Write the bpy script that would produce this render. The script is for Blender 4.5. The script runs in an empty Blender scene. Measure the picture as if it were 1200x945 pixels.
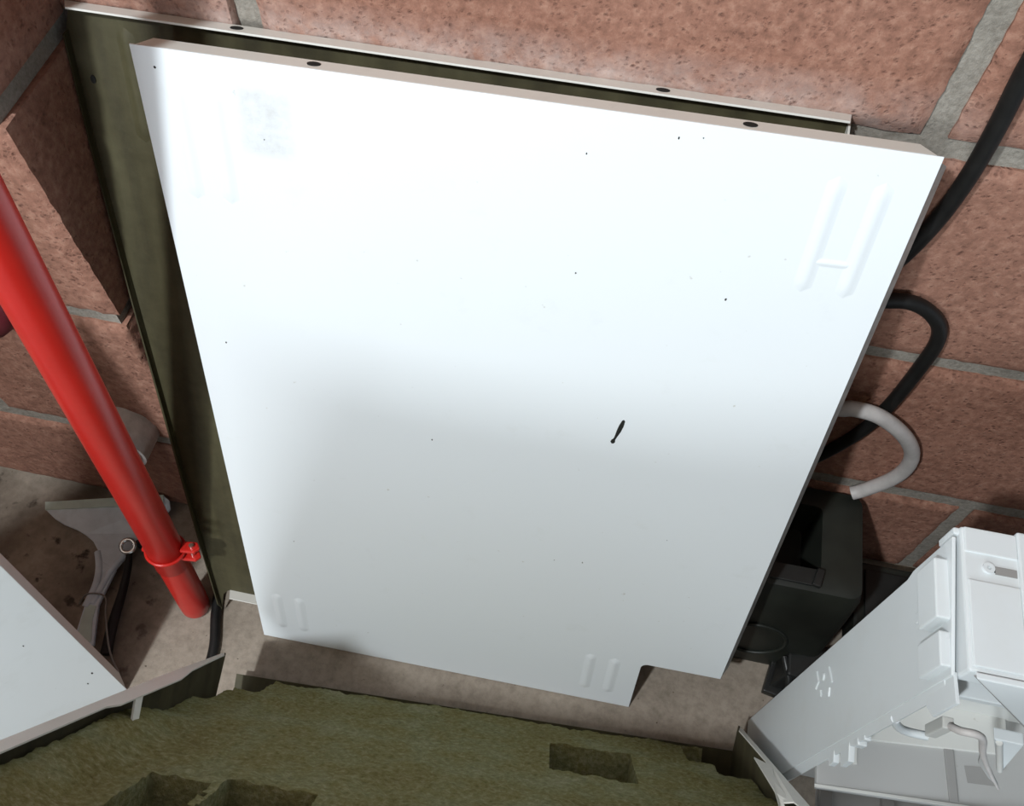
import bpy, bmesh, math, random
from mathutils import Matrix, Vector, noise

random.seed(7)
SC = bpy.context.scene
COL = SC.collection

# ------------------------------------------------------------------ camera
cam_data = bpy.data.cameras.new('camera')
cam_data.sensor_width = 36.0
cam_data.lens = 31.36
cam_data.clip_start = 0.01
cam = bpy.data.objects.new('camera', cam_data)
COL.objects.link(cam)
Rx, Ry, Rz = (0.97907, 0.20325, 0.01089), (0.17972, -0.83814, -0.515), (-0.09555, 0.50618, -0.85712)
cam.matrix_world = Matrix(((Rx[0], -Ry[0], -Rz[0], -0.1763),
                           (Rx[1], -Ry[1], -Rz[1], -0.4751),
                           (Rx[2], -Ry[2], -Rz[2], 1.0256),
                           (0, 0, 0, 1)))
SC.camera = cam

# ------------------------------------------------------------------ world, lamps, exposure
world = bpy.data.worlds.new('garage_air')
SC.world = world
world.use_nodes = True
world.node_tree.nodes['Background'].inputs[0].default_value = (0.74, 0.88, 1.0, 1)
world.node_tree.nodes['Background'].inputs[1].default_value = 0.58


def lamp(name, kind, loc, target, energy, color, **kw):
    d = bpy.data.lights.new(name, kind)
    d.energy = energy
    d.color = color
    for k, v in kw.items():
        setattr(d, k, v)
    o = bpy.data.objects.new(name, d)
    COL.objects.link(o)
    o.location = loc
    o.rotation_euler = (Vector(target) - Vector(loc)).to_track_quat('-Z', 'Y').to_euler()
    return o


# bare lamp under the garage ceiling, behind and left of the photographer
lamp('ceiling_lamp', 'POINT', (-0.80, -1.195, 1.95), (0, 0, 0), 118.0, (0.93, 1.0, 1.05), shadow_soft_size=0.045)
# daylight through the garage doorway behind the photographer
lamp('doorway_daylight', 'AREA', (-1.2, -3.6, 1.55), (-0.1, 0, 0.5), 54.0, (0.90, 0.96, 1.0),
     shape='RECTANGLE', size=1.0, size_y=0.7)

SC.view_settings.view_transform = 'Standard'
SC.view_settings.look = 'None'
SC.view_settings.exposure = 0.0
SC.view_settings.gamma = 1.0
SC.view_settings.use_curve_mapping = False


# ------------------------------------------------------------------ materials
class NT:
    def __init__(self, name):
        self.m = bpy.data.materials.new(name)
        self.m.use_nodes = True
        self.t = self.m.node_tree
        self.b = self.t.nodes['Principled BSDF']

    def n(self, typ, **kw):
        nd = self.t.nodes.new(typ)
        for k, v in kw.items():
            if k.startswith('i_'):
                nd.inputs[k[2:].replace('_', ' ')].default_value = v
            else:
                setattr(nd, k, v)
        return nd

    def l(self, a, b):
        self.t.links.new(a, b)

    def coord(self, kind='Object'):
        return self.n('ShaderNodeTexCoord').outputs[kind]

    def noise(self, vec, scale, detail=4, rough=0.55):
        nd = self.n('ShaderNodeTexNoise')
        nd.inputs['Scale'].default_value = scale
        nd.inputs['Detail'].default_value = detail
        nd.inputs['Roughness'].default_value = rough
        self.l(vec, nd.inputs['Vector'])
        return nd.outputs['Fac']

    def ramp(self, fac, stops):
        r = self.n('ShaderNodeValToRGB')
        el = r.color_ramp.elements
        el[0].position, el[0].color = stops[0][0], (*stops[0][1], 1)
        el[1].position, el[1].color = stops[-1][0], (*stops[-1][1], 1)
        for p, c in stops[1:-1]:
            e = el.new(p)
            e.color = (*c, 1)
        self.l(fac, r.inputs[0])
        return r.outputs[0]

    def mix(self, fac, a, b, mode='MIX'):
        mx = self.n('ShaderNodeMix', data_type='RGBA', blend_type=mode)
        for sock, v in ((mx.inputs[0], fac), (mx.inputs[6], a), (mx.inputs[7], b)):
            if hasattr(v, 'links'):
                self.l(v, sock)
            elif isinstance(v, (int, float)):
                sock.default_value = v
            else:
                sock.default_value = (*v, 1)
        return mx.outputs[2]

    def math(self, op, a, b=0.0, clamp=False):
        md = self.n('ShaderNodeMath', operation=op, use_clamp=clamp)
        for i, v in enumerate((a, b)):
            if hasattr(v, 'links'):
                self.l(v, md.inputs[i])
            else:
                md.inputs[i].default_value = v
        return md.outputs[0]

    def bump(self, h, strength, dist, prev=None):
        bp = self.n('ShaderNodeBump')
        bp.inputs['Strength'].default_value = strength
        bp.inputs['Distance'].default_value = dist
        self.l(h, bp.inputs['Height'])
        if prev is not None:
            self.l(prev, bp.inputs['Normal'])
        return bp.outputs[0]

    def color(self, c):
        if hasattr(c, 'links'):
            self.l(c, self.b.inputs['Base Color'])
        else:
            self.b.inputs['Base Color'].default_value = (*c, 1)

    def done(self, rough=0.5, metal=0.0, normal=None, spec=0.5):
        if hasattr(rough, 'links'):
            self.l(rough, self.b.inputs['Roughness'])
        else:
            self.b.inputs['Roughness'].default_value = rough
        self.b.inputs['Metallic'].default_value = metal
        self.b.inputs['Specular IOR Level'].default_value = spec
        if normal is not None:
            self.l(normal, self.b.inputs['Normal'])
        return self.m


def mat_block():
    k = NT('red_concrete_block')
    geo = k.n('ShaderNodeNewGeometry')
    pos = geo.outputs['Position']
    big = k.noise(pos, 9, 3)
    fine = k.noise(pos, 130, 6, 0.65)
    info = k.n('ShaderNodeObjectInfo')
    c = k.ramp(big, [(0.3, (0.265, 0.126, 0.084)), (0.5, (0.325, 0.158, 0.108)), (0.72, (0.390, 0.200, 0.140))])
    c = k.mix(0.5, c, k.ramp(fine, [(0.3, (0.08, 0.042, 0.032)), (0.5, (0.285, 0.142, 0.102)), (0.7, (0.50, 0.30, 0.22))]))
    c = k.mix(k.math('MULTIPLY', info.outputs['Random'], 0.18), c, (0.26, 0.155, 0.12))
    # white lime bloom lying along the bed joint above the panels
    sep = k.n('ShaderNodeSeparateXYZ')
    k.l(pos, sep.inputs[0])
    a = k.math('SUBTRACT', 1.0, k.math('MULTIPLY', k.math('ABSOLUTE', k.math('SUBTRACT', sep.outputs['Z'], 0.636)), 26.0), True)
    b = k.math('SUBTRACT', 1.0, k.math('MULTIPLY', k.math('ABSOLUTE', k.math('SUBTRACT', sep.outputs['X'], -0.27)), 3.0), True)
    lime = k.math('MULTIPLY', k.math('MULTIPLY', a, k.math('MINIMUM', k.math('MULTIPLY', b, 2.2), 1.0)),
                  k.math('MULTIPLY', k.math('SUBTRACT', k.noise(pos, 38, 5, 0.7), 0.28), 2.0, True), True)
    c = k.mix(lime, c, (0.56, 0.50, 0.47))
    # open pores
    vor = k.n('ShaderNodeTexVoronoi', feature='F1')
    vor.inputs['Scale'].default_value = 250
    vor.inputs['Randomness'].default_value = 1.0
    warp = k.mix(0.02, pos, k.n('ShaderNodeTexNoise').outputs['Color'])
    k.l(warp, vor.inputs['Vector'])
    pore = k.math('SUBTRACT', 1.0, k.math('MULTIPLY', vor.outputs['Distance'], 2.0), True)
    gate = k.math('MULTIPLY', k.math('SUBTRACT', k.noise(pos, 95, 5, 0.75), 0.475), 7.0, True)
    pore = k.math('MULTIPLY', pore, gate)
    c = k.mix(k.math('MULTIPLY', pore, 0.65), c, (0.11, 0.045, 0.035))
    k.color(c)
    h = k.math('SUBTRACT', k.math('MULTIPLY', fine, 0.5), pore)
    n1 = k.bump(k.noise(pos, 60, 6, 0.7), 0.35, 0.003)
    n2 = k.bump(h, 0.6, 0.0022, n1)
    return k.done(0.95, 0, n2, 0.15)


def mat_mortar():
    k = NT('grey_mortar')
    pos = k.n('ShaderNodeNewGeometry').outputs['Position']
    c = k.ramp(k.noise(pos, 40, 5), [(0.3, (0.225, 0.203, 0.17)), (0.7, (0.36, 0.328, 0.28))])
    c = k.mix(0.3, c, k.ramp(k.noise(pos, 320, 3), [(0.35, (0.14, 0.125, 0.105)), (0.65, (0.36, 0.335, 0.30))]))
    k.color(c)
    return k.done(0.95, 0, k.bump(k.noise(pos, 140, 5, 0.7), 0.6, 0.003), 0.15)


def mat_floor():
    k = NT('dusty_concrete_floor')
    pos = k.n('ShaderNodeNewGeometry').outputs['Position']
    c = k.ramp(k.noise(pos, 7, 5, 0.6), [(0.3, (0.215, 0.180, 0.142)), (0.5, (0.300, 0.254, 0.204)), (0.75, (0.375, 0.322, 0.262))])
    c = k.mix(0.35, c, k.ramp(k.noise(pos, 90, 5, 0.7), [(0.32, (0.10, 0.078, 0.06)), (0.6, (0.345, 0.29, 0.238))]))
    sep = k.n('ShaderNodeSeparateXYZ')
    k.l(pos, sep.inputs[0])
    # old oil and dirt blotches on the slab beside the scraper
    side = k.math('MULTIPLY', k.math('SUBTRACT', -0.60, sep.outputs['X']), 14.0, True)
    blot = k.math('MULTIPLY', k.math('SUBTRACT', k.noise(pos, 30, 4, 0.62), 0.585), 14.0, True)
    c = k.mix(k.math('MULTIPLY', k.math('MULTIPLY', blot, side), 0.85), c, (0.022, 0.016, 0.013))
    soil = k.math('MULTIPLY', k.math('SUBTRACT', k.noise(pos, 11, 3), 0.4), 3.0, True)
    c = k.mix(k.math('MULTIPLY', k.math('MULTIPLY', soil, side), 0.9), c, (0.075, 0.058, 0.043))
    speck = k.math('MULTIPLY', k.math('SUBTRACT', k.noise(pos, 170, 2, 0.5), 0.73), 20.0, True)
    c = k.mix(speck, c, (0.09, 0.07, 0.05))
    k.color(c)
    n1 = k.bump(k.noise(pos, 22, 5, 0.6), 0.35, 0.004)
    return k.done(0.92, 0, k.bump(k.noise(pos, 260, 4, 0.7), 0.35, 0.0012, n1), 0.2)


def mat_enamel(name, base=(0.80, 0.83, 0.85), rough=0.34, dirt=0.25, dirtc=(0.42, 0.41, 0.36)):
    k = NT(name)
    ob = k.coord()
    c = k.mix(k.math('MULTIPLY', k.math('MULTIPLY', k.math('SUBTRACT', k.noise(ob, 16, 6, 0.65), 0.52), 3.0, True), dirt), base, dirtc)
    sp = k.math('MULTIPLY', k.math('SUBTRACT', k.noise(ob, 95, 3, 0.6), 0.70), 9.0, True)
    c = k.mix(k.math('MULTIPLY', sp, dirt), c, (0.22, 0.20, 0.15))
    k.color(c)
    return k.done(rough, 0, k.bump(k.noise(ob, 5, 2), 0.06, 0.01), 0.5)


def mat_front_enamel():
    """white enamel with the grey glue ghost of a peeled sticker and faint scuffs"""
    k = NT('white_enamel_front')
    ob = k.coord()
    sep = k.n('ShaderNodeSeparateXYZ')
    k.l(ob, sep.inputs[0])
    base = (0.77, 0.81, 0.83)
    sm = k.math('MULTIPLY', k.math('SUBTRACT', k.noise(ob, 24, 6, 0.7), 0.60), 4.0, True)
    c = k.mix(k.math('MULTIPLY', sm, 0.16), base, (0.48, 0.48, 0.40))

    def box(x0, x1, y0, y1, soft):
        def edge(sock, lo, hi):
            a = k.math('MULTIPLY', k.math('SUBTRACT', sock, lo), soft, True)
            b = k.math('MULTIPLY', k.math('SUBTRACT', hi, sock), soft, True)
            return k.math('MULTIPLY', a, b)
        return k.math('MULTIPLY', edge(sep.outputs['X'], x0, x1), edge(sep.outputs['Y'], y0, y1))
    ghost = k.math('MULTIPLY', box(0.064, 0.107, 0.613, 0.667, 130.0),
                   k.math('ADD', 0.25, k.math('MULTIPLY', k.math('SUBTRACT', k.noise(ob, 75, 6, 0.75), 0.38), 2.6, True)), True)
    c = k.mix(k.math('MULTIPLY', ghost, 0.5), c, (0.47, 0.455, 0.43))
    sp = k.math('MULTIPLY', k.math('SUBTRACT', k.noise(ob, 130, 2, 0.5), 0.74), 20.0, True)
    c = k.mix(k.math('MULTIPLY', sp, 0.35), c, (0.30, 0.27, 0.18))
    k.color(c)
    return k.done(0.36, 0, k.bump(k.noise(ob, 4, 2), 0.08, 0.01), 0.5)


def mat_olive():
    """inside of the rear panel: old olive-brown coating"""
    k = NT('olive_brown_coating')
    ob = k.coord()
    mp = k.n('ShaderNodeMapping')
    mp.inputs['Scale'].default_value = (1.0, 0.12, 1.0)
    k.l(ob, mp.inputs[0])
    band = k.noise(mp.outputs[0], 42, 3, 0.5)
    c = k.ramp(band, [(0.32, (0.034, 0.028, 0.012)), (0.5, (0.055, 0.047, 0.020)), (0.7, (0.085, 0.076, 0.036))])
    c = k.mix(0.25, c, k.ramp(k.noise(ob, 60, 5, 0.7), [(0.3, (0.03, 0.026, 0.012)), (0.7, (0.105, 0.095, 0.052))]))
    k.color(c)
    return k.done(0.62, 0.15, k.bump(k.noise(ob, 70, 4), 0.15, 0.002), 0.4)


def mat_wool():
    k = NT('green_mineral_wool')
    ob = k.coord()
    mp = k.n('ShaderNodeMapping')
    mp.inputs['Scale'].default_value = (0.85, 0.9, 1.0)
    mp.inputs['Rotation'].default_value = (0, 0.12, 0)
    k.l(ob, mp.inputs[0])
    fib = k.noise(mp.outputs[0], 210, 6, 0.72)
    clump = k.noise(ob, 17, 5, 0.6)
    c = k.ramp(clump, [(0.28, (0.150, 0.118, 0.036)), (0.45, (0.195, 0.172, 0.062)), (0.58, (0.215, 0.222, 0.112)), (0.72, (0.32, 0.325, 0.21))])
    c = k.mix(0.5, c, k.ramp(fib, [(0.3, (0.035, 0.033, 0.016)), (0.5, (0.19, 0.18, 0.085)), (0.72, (0.40, 0.40, 0.27))]))
    k.color(c)
    spk = k.math('MULTIPLY', k.math('SUBTRACT', k.noise(ob, 260, 3, 0.6), 0.70), 12.0, True)
    c2 = k.mix(k.math('MULTIPLY', spk, 0.55), c, (0.55, 0.55, 0.40))
    k.color(c2)
    n1 = k.bump(k.noise(ob, 60, 5, 0.65), 0.7, 0.006)
    return k.done(1.0, 0, k.bump(fib, 0.8, 0.003, n1), 0.1)


def mat_plain(name, c, rough=0.5, metal=0.0, var=0.12, scale=30.0, bump=0.0, spec=0.5):
    k = NT(name)
    ob = k.coord()
    dark = tuple(v * (1 - var) for v in c)
    lite = tuple(min(1.0, v * (1 + var)) for v in c)
    k.color(k.ramp(k.noise(ob, scale, 5, 0.6), [(0.3, dark), (0.7, lite)]))
    nr = k.bump(k.noise(ob, scale * 3, 4, 0.6), bump, 0.002) if bump else None
    return k.done(rough, metal, nr, spec)


M_BLOCK, M_MORTAR, M_FLOOR = mat_block(), mat_mortar(), mat_floor()
M_FRONT = mat_front_enamel()
M_CREAM = mat_enamel('cream_enamel', (0.70, 0.69, 0.64), 0.4, 0.35)
M_SIDE = mat_enamel('white_enamel_door', (0.70, 0.73, 0.73), 0.4, 0.28)
M_FRAME = mat_enamel('white_plastic_frame', (0.64, 0.68, 0.69), 0.42, 0.22, (0.5, 0.48, 0.42))
M_DARKGREY = mat_enamel('dark_grey_plastic', (0.27, 0.265, 0.255), 0.6, 0.5, (0.2, 0.19, 0.17))  # darker grey tone for inner webs, ribs, slot and pocket
M_TRAY = mat_enamel('grey_white_tray_plastic', (0.38, 0.38, 0.37), 0.6, 0.5, (0.3, 0.29, 0.26))
M_LIGHTTRAY = mat_enamel('pale_tray_plastic', (0.56, 0.56, 0.53), 0.55, 0.5, (0.36, 0.34, 0.3))
M_OLIVE, M_WOOL = mat_olive(), mat_wool()
M_RED = mat_plain('red_gloss_paint', (0.50, 0.017, 0.012), 0.32, 0, 0.10, 12)
M_BLACK = mat_plain('black_plastic', (0.016, 0.017, 0.016), 0.42, 0, 0.35, 25, 0.1)
M_BLACKDUST = mat_plain('dusty_black_plastic', (0.015, 0.017, 0.013), 0.5, 0, 0.5, 14, 0.1)
M_RUBBER = mat_plain('black_rubber', (0.009, 0.0085, 0.008), 0.5, 0, 0.3, 60, 0, 0.3)
M_GREYHOSE = mat_plain('grey_white_plastic_hose', (0.52, 0.49, 0.47), 0.5, 0, 0.12, 60)
M_PVC = mat_plain('grimy_white_plastic_pipe', (0.50, 0.47, 0.45), 0.55, 0, 0.2, 70, 0.2)
M_SCRAPER = mat_plain('pale_grey_plastic', (0.58, 0.65, 0.71), 0.45, 0, 0.12, 50)
M_SCRAPEDGE = mat_plain('pale_green_plastic', (0.48, 0.58, 0.53), 0.45, 0, 0.12, 50)
M_CHROME = mat_plain('chrome', (0.72, 0.72, 0.72), 0.22, 1.0, 0.05, 40)
M_WIRE = mat_plain('grey_wire', (0.22, 0.21, 0.19), 0.5, 0.3)
M_MAROON = mat_plain('maroon_plastic', (0.16, 0.02, 0.03), 0.45)
M_CHIP = mat_plain('bare_dark_steel', (0.012, 0.012, 0.010), 0.6)
M_HOLE = mat_plain('painted_hole_dark', (0.006, 0.006, 0.005), 0.9)  # near-black colour that paints the shade inside holes and slots
M_BARE = mat_plain('bare_grey_metal', (0.42, 0.42, 0.40), 0.45, 0.6, 0.25, 60)


# ------------------------------------------------------------------ geometry helpers
def finish(bm, name, mat, parent=None, smooth=None, bevel=0.0, seg=2):
    bmesh.ops.recalc_face_normals(bm, faces=bm.faces)
    if bevel:
        es = [e for e in bm.edges if len(e.link_faces) == 2 and e.calc_face_angle(0) > 0.6]
        bmesh.ops.bevel(bm, geom=es, offset=bevel, segments=seg, affect='EDGES', profile=0.6, clamp_overlap=True)
    me = bpy.data.meshes.new(name)
    bm.to_mesh(me)
    bm.free()
    if smooth:
        for p in me.polygons:
            p.use_smooth = True
        me.set_sharp_from_angle(angle=math.radians(smooth))
    me.materials.append(mat)
    o = bpy.data.objects.new(name, me)
    COL.objects.link(o)
    if parent:
        o.parent = parent
    return o


def box(bm, lo, hi):
    x0, y0, z0 = lo
    x1, y1, z1 = hi
    v = [bm.verts.new(p) for p in ((x0, y0, z0), (x1, y0, z0), (x1, y1, z0), (x0, y1, z0),
                                   (x0, y0, z1), (x1, y0, z1), (x1, y1, z1), (x0, y1, z1))]
    for f in ((0, 1, 2, 3), (4, 5, 6, 7), (0, 1, 5, 4), (1, 2, 6, 5), (2, 3, 7, 6), (3, 0, 4, 7)):
        bm.faces.new([v[i] for i in f])


def prism(bm, pts, off):
    """extrude the 3-D polygon pts by the vector off"""
    off = Vector(off)
    a = [bm.verts.new(p) for p in pts]
    b = [bm.verts.new(Vector(p) + off) for p in pts]
    bm.faces.new(a)
    bm.faces.new(list(reversed(b)))
    n = len(pts)
    for i in range(n):
        bm.faces.new((a[i], a[(i + 1) % n], b[(i + 1) % n], b[i]))


def smooth_path(pts, n=8):
    P = [Vector(p) for p in pts]
    out = []
    for i in range(len(P) - 1):
        p0, p1, p2, p3 = P[max(i - 1, 0)], P[i], P[i + 1], P[min(i + 2, len(P) - 1)]
        for k in range(n):
            t = k / n
            out.append(0.5 * ((2 * p1) + (p2 - p0) * t + (2 * p0 - 5 * p1 + 4 * p2 - p3) * t * t + (3 * p1 - p0 - 3 * p2 + p3) * t ** 3))
    out.append(P[-1])
    return out


def tube(bm, pts, radii, seg=16, cap=True):
    P = [Vector(p) for p in pts]
    if not hasattr(radii, '__len__'):
        radii = [radii] * len(P)
    t0 = (P[1] - P[0]).normalized()
    u = t0.orthogonal().normalized()
    rings = []
    for i, p in enumerate(P):
        t = (P[min(i + 1, len(P) - 1)] - P[max(i - 1, 0)]).normalized()
        u = (u - t * u.dot(t)).normalized()
        w = t.cross(u)
        rings.append([bm.verts.new(p + (u * math.cos(2 * math.pi * k / seg) + w * math.sin(2 * math.pi * k / seg)) * radii[i]) for k in range(seg)])
    for a, b in zip(rings, rings[1:]):
        for k in range(seg):
            bm.faces.new((a[k], a[(k + 1) % seg], b[(k + 1) % seg], b[k]))
    if cap:
        bm.faces.new(rings[0])
        bm.faces.new(list(reversed(rings[-1])))
    return rings


def torus(bm, c, axis, R, r, seg=32, ring=10, arc=2 * math.pi, start=0.0, ref=None):
    c, ax = Vector(c), Vector(axis).normalized()
    u = (Vector(ref) - ax * Vector(ref).dot(ax)).normalized() if ref else ax.orthogonal().normalized()
    w = ax.cross(u)
    full = abs(arc - 2 * math.pi) < 1e-6
    n = seg if full else seg + 1
    rs = []
    for i in range(n):
        a = start + arc * i / seg
        d = u * math.cos(a) + w * math.sin(a)
        rs.append([bm.verts.new(c + d * (R + r * math.cos(2 * math.pi * k / ring)) + ax * (r * math.sin(2 * math.pi * k / ring))) for k in range(ring)])
    for i in range(seg):
        a, b = rs[i], rs[(i + 1) % n]
        for k in range(ring):
            bm.faces.new((a[k], a[(k + 1) % ring], b[(k + 1) % ring], b[k]))
    if not full:
        bm.faces.new(rs[0])
        bm.faces.new(list(reversed(rs[-1])))


def thing(name, label, cat, frame=None, group=None):
    o = bpy.data.objects.new(name, None)
    o.empty_display_size = 0.05
    COL.objects.link(o)
    if frame is not None:
        o.matrix_world = frame
    o['label'], o['category'] = label, cat
    if group:
        o['group'] = group
    return o


def tag(o, label, cat, group=None):
    o['label'], o['category'] = label, cat
    if group:
        o['group'] = group
    return o


def frame(O, ex, ey, ez):
    ex, ey, ez = Vector(ex).normalized(), Vector(ey).normalized(), Vector(ez).normalized()
    return Matrix(((ex.x, ey.x, ez.x, O[0]), (ex.y, ey.y, ez.y, O[1]), (ex.z, ey.z, ez.z, O[2]), (0, 0, 0, 1)))


# ------------------------------------------------------------------ floor and walls
bm = bmesh.new()
nx, ny = 110, 50
X0, X1, Y0, Y1 = -1.35, 0.85, -0.95, 0.12
grid = []
for j in range(ny + 1):
    row = []
    for i in range(nx + 1):
        x, y = X0 + (X1 - X0) * i / nx, Y0 + (Y1 - Y0) * j / ny
        z = -0.0012 + 0.0012 * noise.noise(Vector((x * 14, y * 14, 0)))
        row.append(bm.verts.new((x, y, z)))
    grid.append(row)
for j in range(ny):
    for i in range(nx):
        bm.faces.new((grid[j][i], grid[j][i + 1], grid[j + 1][i + 1], grid[j + 1][i]))
geo = bmesh.ops.extrude_face_region(bm, geom=list(bm.faces))
for v in [g for g in geo['geom'] if isinstance(g, bmesh.types.BMVert)]:
    v.co.z = -0.08
floor = finish(bm, 'floor', M_FLOOR, smooth=40)
floor['kind'] = 'structure'

bm = bmesh.new()
box(bm, (-3.0, -2.4, 2.25), (3.0, 0.11, 2.30))  # unseen ceiling, added to hold back ambient light from above
added_ceiling = finish(bm, 'added_ceiling', mat_plain('added_ceiling_brown', (0.16, 0.12, 0.09), 0.9, 0, 0.3, 6))
added_ceiling['kind'] = 'structure'

bm = bmesh.new()
box(bm, (-1.40, -2.4, -0.06), (-1.31, 0.11, 2.25))  # unseen wall, added to block ambient light from the left
far_left = finish(bm, 'added_wall_far_left', mat_plain('added_wall_dark', (0.10, 0.075, 0.06), 0.9, 0, 0.3, 8))
far_left['kind'] = 'structure'

# courses of concrete blocks: top edge of bed joint, bottom edge of bed joint
COURSES = [(0.004, 0.168), (0.188, 0.399), (0.414, 0.617), (0.634, 0.842), (0.858, 1.066)]


def block_mesh(w, d, h, seedv):
    """one rough block, its front face a grid with slightly ragged edges"""
    bm = bmesh.new()
    n, m = 60, 30
    rows = []
    for j in range(m + 1):
        r = []
        for i in range(n + 1):
            x, z = w * i / n, h * j / m
            e = min(i, n - i, j, m - j)
            q = Vector((x * 130 + seedv, z * 130, seedv))
            if e == 0:
                y = 0.0035 + 0.0012 * noise.noise(q)
                x += 0.0012 * noise.noise(q + Vector((9, 0, 0)))
                z += 0.0014 * noise.noise(q + Vector((0, 9, 0)))
            else:
                y = 0.0010 * noise.noise(q * 0.4) + 0.0006 * noise.noise(q)
            r.append(bm.verts.new((x, y, z)))
        rows.append(r)
    for j in range(m):
        for i in range(n):
            bm.faces.new((rows[j][i], rows[j][i + 1], rows[j + 1][i + 1], rows[j + 1][i]))
    rim = [rows[0][i] for i in range(n + 1)] + [rows[j][n] for j in range(1, m + 1)] + \
          [rows[m][i] for i in range(n - 1, -1, -1)] + [rows[j][0] for j in range(m - 1, 0, -1)]
    back = [bm.verts.new((v.co.x, d, v.co.z)) for v in rim]
    k = len(rim)
    for i in range(k):
        bm.faces.new((rim[i], rim[(i + 1) % k], back[(i + 1) % k], back[i]))
    bm.faces.new(back)
    return bm


def lay(parent, x0, x1, z0, z1, d, origin, rotz=0.0):
    o = finish(block_mesh(x1 - x0, d, z1 - z0, random.uniform(0, 90)), 'concrete_block', M_BLOCK, parent, smooth=50)
    o.matrix_local = Matrix.Translation(origin) @ Matrix.Rotation(rotz, 4, 'Z') @ Matrix.Translation((x0, 0, z0))
    return o


bm = bmesh.new()
box(bm, (-0.60, 0.0055, -0.06), (0.80, 0.11, 1.08))
wall_back = finish(bm, 'wall_back', M_MORTAR)
wall_back['kind'] = 'structure'
for c, (z0, z1) in enumerate(COURSES):
    s = 0.0 if c % 2 == 1 else 0.2225
    for k in range(-3, 3):
        a, b = -0.45 * 1 + s + 0.45 * k + 0.0085, s + 0.45 * k - 0.0085
        a, b = max(a, -0.590), min(b, 0.79)
        if b - a > 0.05:
            lay(wall_back, a, b, z0, z1, 0.06, (0, 0, 0))

bm = bmesh.new()
box(bm, (-1.30, -0.0975, -0.06), (-0.5910, 0.11, 1.08))
wall_pier = finish(bm, 'wall_left', M_MORTAR)
wall_pier['kind'] = 'structure'
for c, (z0, z1) in enumerate(COURSES):
    # front face of the pier: a quoin block at the corner, then the rest
    w0 = 0.44 if c % 2 == 0 else 0.215
    edges = [-0.586 - w0, -0.586]
    lay(wall_pier, edges[0], edges[1], z0, z1, 0.1025, (0, -0.1026, 0))
    xx = edges[0] - 0.016
    while xx > -1.29:
        lay(wall_pier, max(xx - 0.434, -1.30), xx, z0, z1, 0.06, (0, -0.1026, 0))
        xx -= 0.45


# ------------------------------------------------------------------ sheet-metal panels
def hole_disc(name, parent, c, r, mat=M_HOLE, axis='Y', sx=1.0):
    """screw hole: a solid near-black disc painted for the dark of the hole"""
    bm = bmesh.new()
    ax = {'Y': Vector((0, 1, 0)), 'Z': Vector((0, 0, 1)), 'X': Vector((1, 0, 0))}[axis]
    tube(bm, [Vector(c) - ax * 0.0009, Vector(c) + ax * 0.0009], r, 16)
    for v in bm.verts:
        v.co.x = c[0] + (v.co.x - c[0]) * sx
    return finish(bm, name, mat, parent)


def emboss(parent, a, b, w, hgt, mat, z=0.0):
    """pressed rib: a long low dome between the points a and b of the sheet"""
    bm = bmesh.new()
    a, b = Vector((*a, 0)), Vector((*b, 0))
    L = (b - a).length
    t = (b - a).normalized()
    s = Vector((-t.y, t.x, 0))
    n, m = 22, 8
    rows = []
    for i in range(n + 1):
        d = L * i / n
        e = min(d, L - d)
        half = w * math.sqrt(max(0.0, 1 - max(0.0, 1 - e / w) ** 2)) + 0.0002
        up = min(1.0, e / (w * 1.3))
        up = up * up * (3 - 2 * up)
        row = []
        for j in range(m + 1):
            q = -1 + 2 * j / m
            row.append(bm.verts.new(a + t * d + s * (q * half) + Vector((0, 0, z + hgt * up * (0.5 + 0.5 * math.cos(math.pi * q)) ** 0.9))))
        rows.append(row)
    for i in range(n):
        for j in range(m):
            bm.faces.new((rows[i][j], rows[i + 1][j], rows[i + 1][j + 1], rows[i][j + 1]))
    rim = [r[0] for r in rows] + [v for v in rows[-1][1:]] + [r[-1] for r in reversed(rows[:-1])] + list(reversed(rows[0][1:-1]))
    low = [bm.verts.new((v.co.x, v.co.y, z - 0.0006)) for v in rim]
    for i in range(len(rim)):
        bm.faces.new((rim[i], rim[(i + 1) % len(rim)], low[(i + 1) % len(rim)], low[i]))
    bm.faces.new(low)
    return finish(bm, 'embossed_rib', mat, parent, smooth=70)


# front white panel: local x across, y up the sheet, z out towards the room
FP = thing('metal_panel', 'large clean white enamelled metal panel, front of the two leaning on the block wall', 'panel',
           frame((-0.5072, -0.2362, 0.0008), (1, 0.015, 0), (-0.0043, 0.279, 0.960), (0.015, -0.960, 0.279)))
W, H, T = 0.506, 0.681, 0.0012
cut = [(0, 0), (0.4242, 0), (0.4242, 0.082)]
cx, cy, cr = 0.4242 + 0.007, 0.0905 - 0.007, 0.007
cut += [(cx - cr * math.cos(a), cy + cr * math.sin(a)) for a in (0.2, 0.6, 1.0, 1.37)]
cut += [(0.4312, 0.0905), (W, 0.0905), (W, H), (0, H)]
bm = bmesh.new()
prism(bm, [(x, y, -T) for x, y in cut], (0, 0, T))
face = finish(bm, 'face', M_FRONT, FP, bevel=0.0004, seg=2)
bm = bmesh.new()
prism(bm, [(0.004, H - T, -T), (W - 0.004, H - T, -T), (W - 0.012, H - T, -0.0135), (0.010, H - T, -0.0135)], (0, T, 0))
fl = finish(bm, 'top_flange', M_CREAM, FP)
for x in (0.1195, 0.393):
    hole_disc('screw_hole', fl, (x, H - 0.0004, -0.0075), 0.0030, sx=1.5)
bm = bmesh.new()
prism(bm, [(W - T, 0.092, -T), (W - T, H - 0.004, -T), (W + 0.0055, H - 0.010, -0.010), (W + 0.0050, 0.097, -0.010)], (T, 0, 0))
finish(bm, 'side_flange', M_BARE, FP)
bm = bmesh.new()
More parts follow.
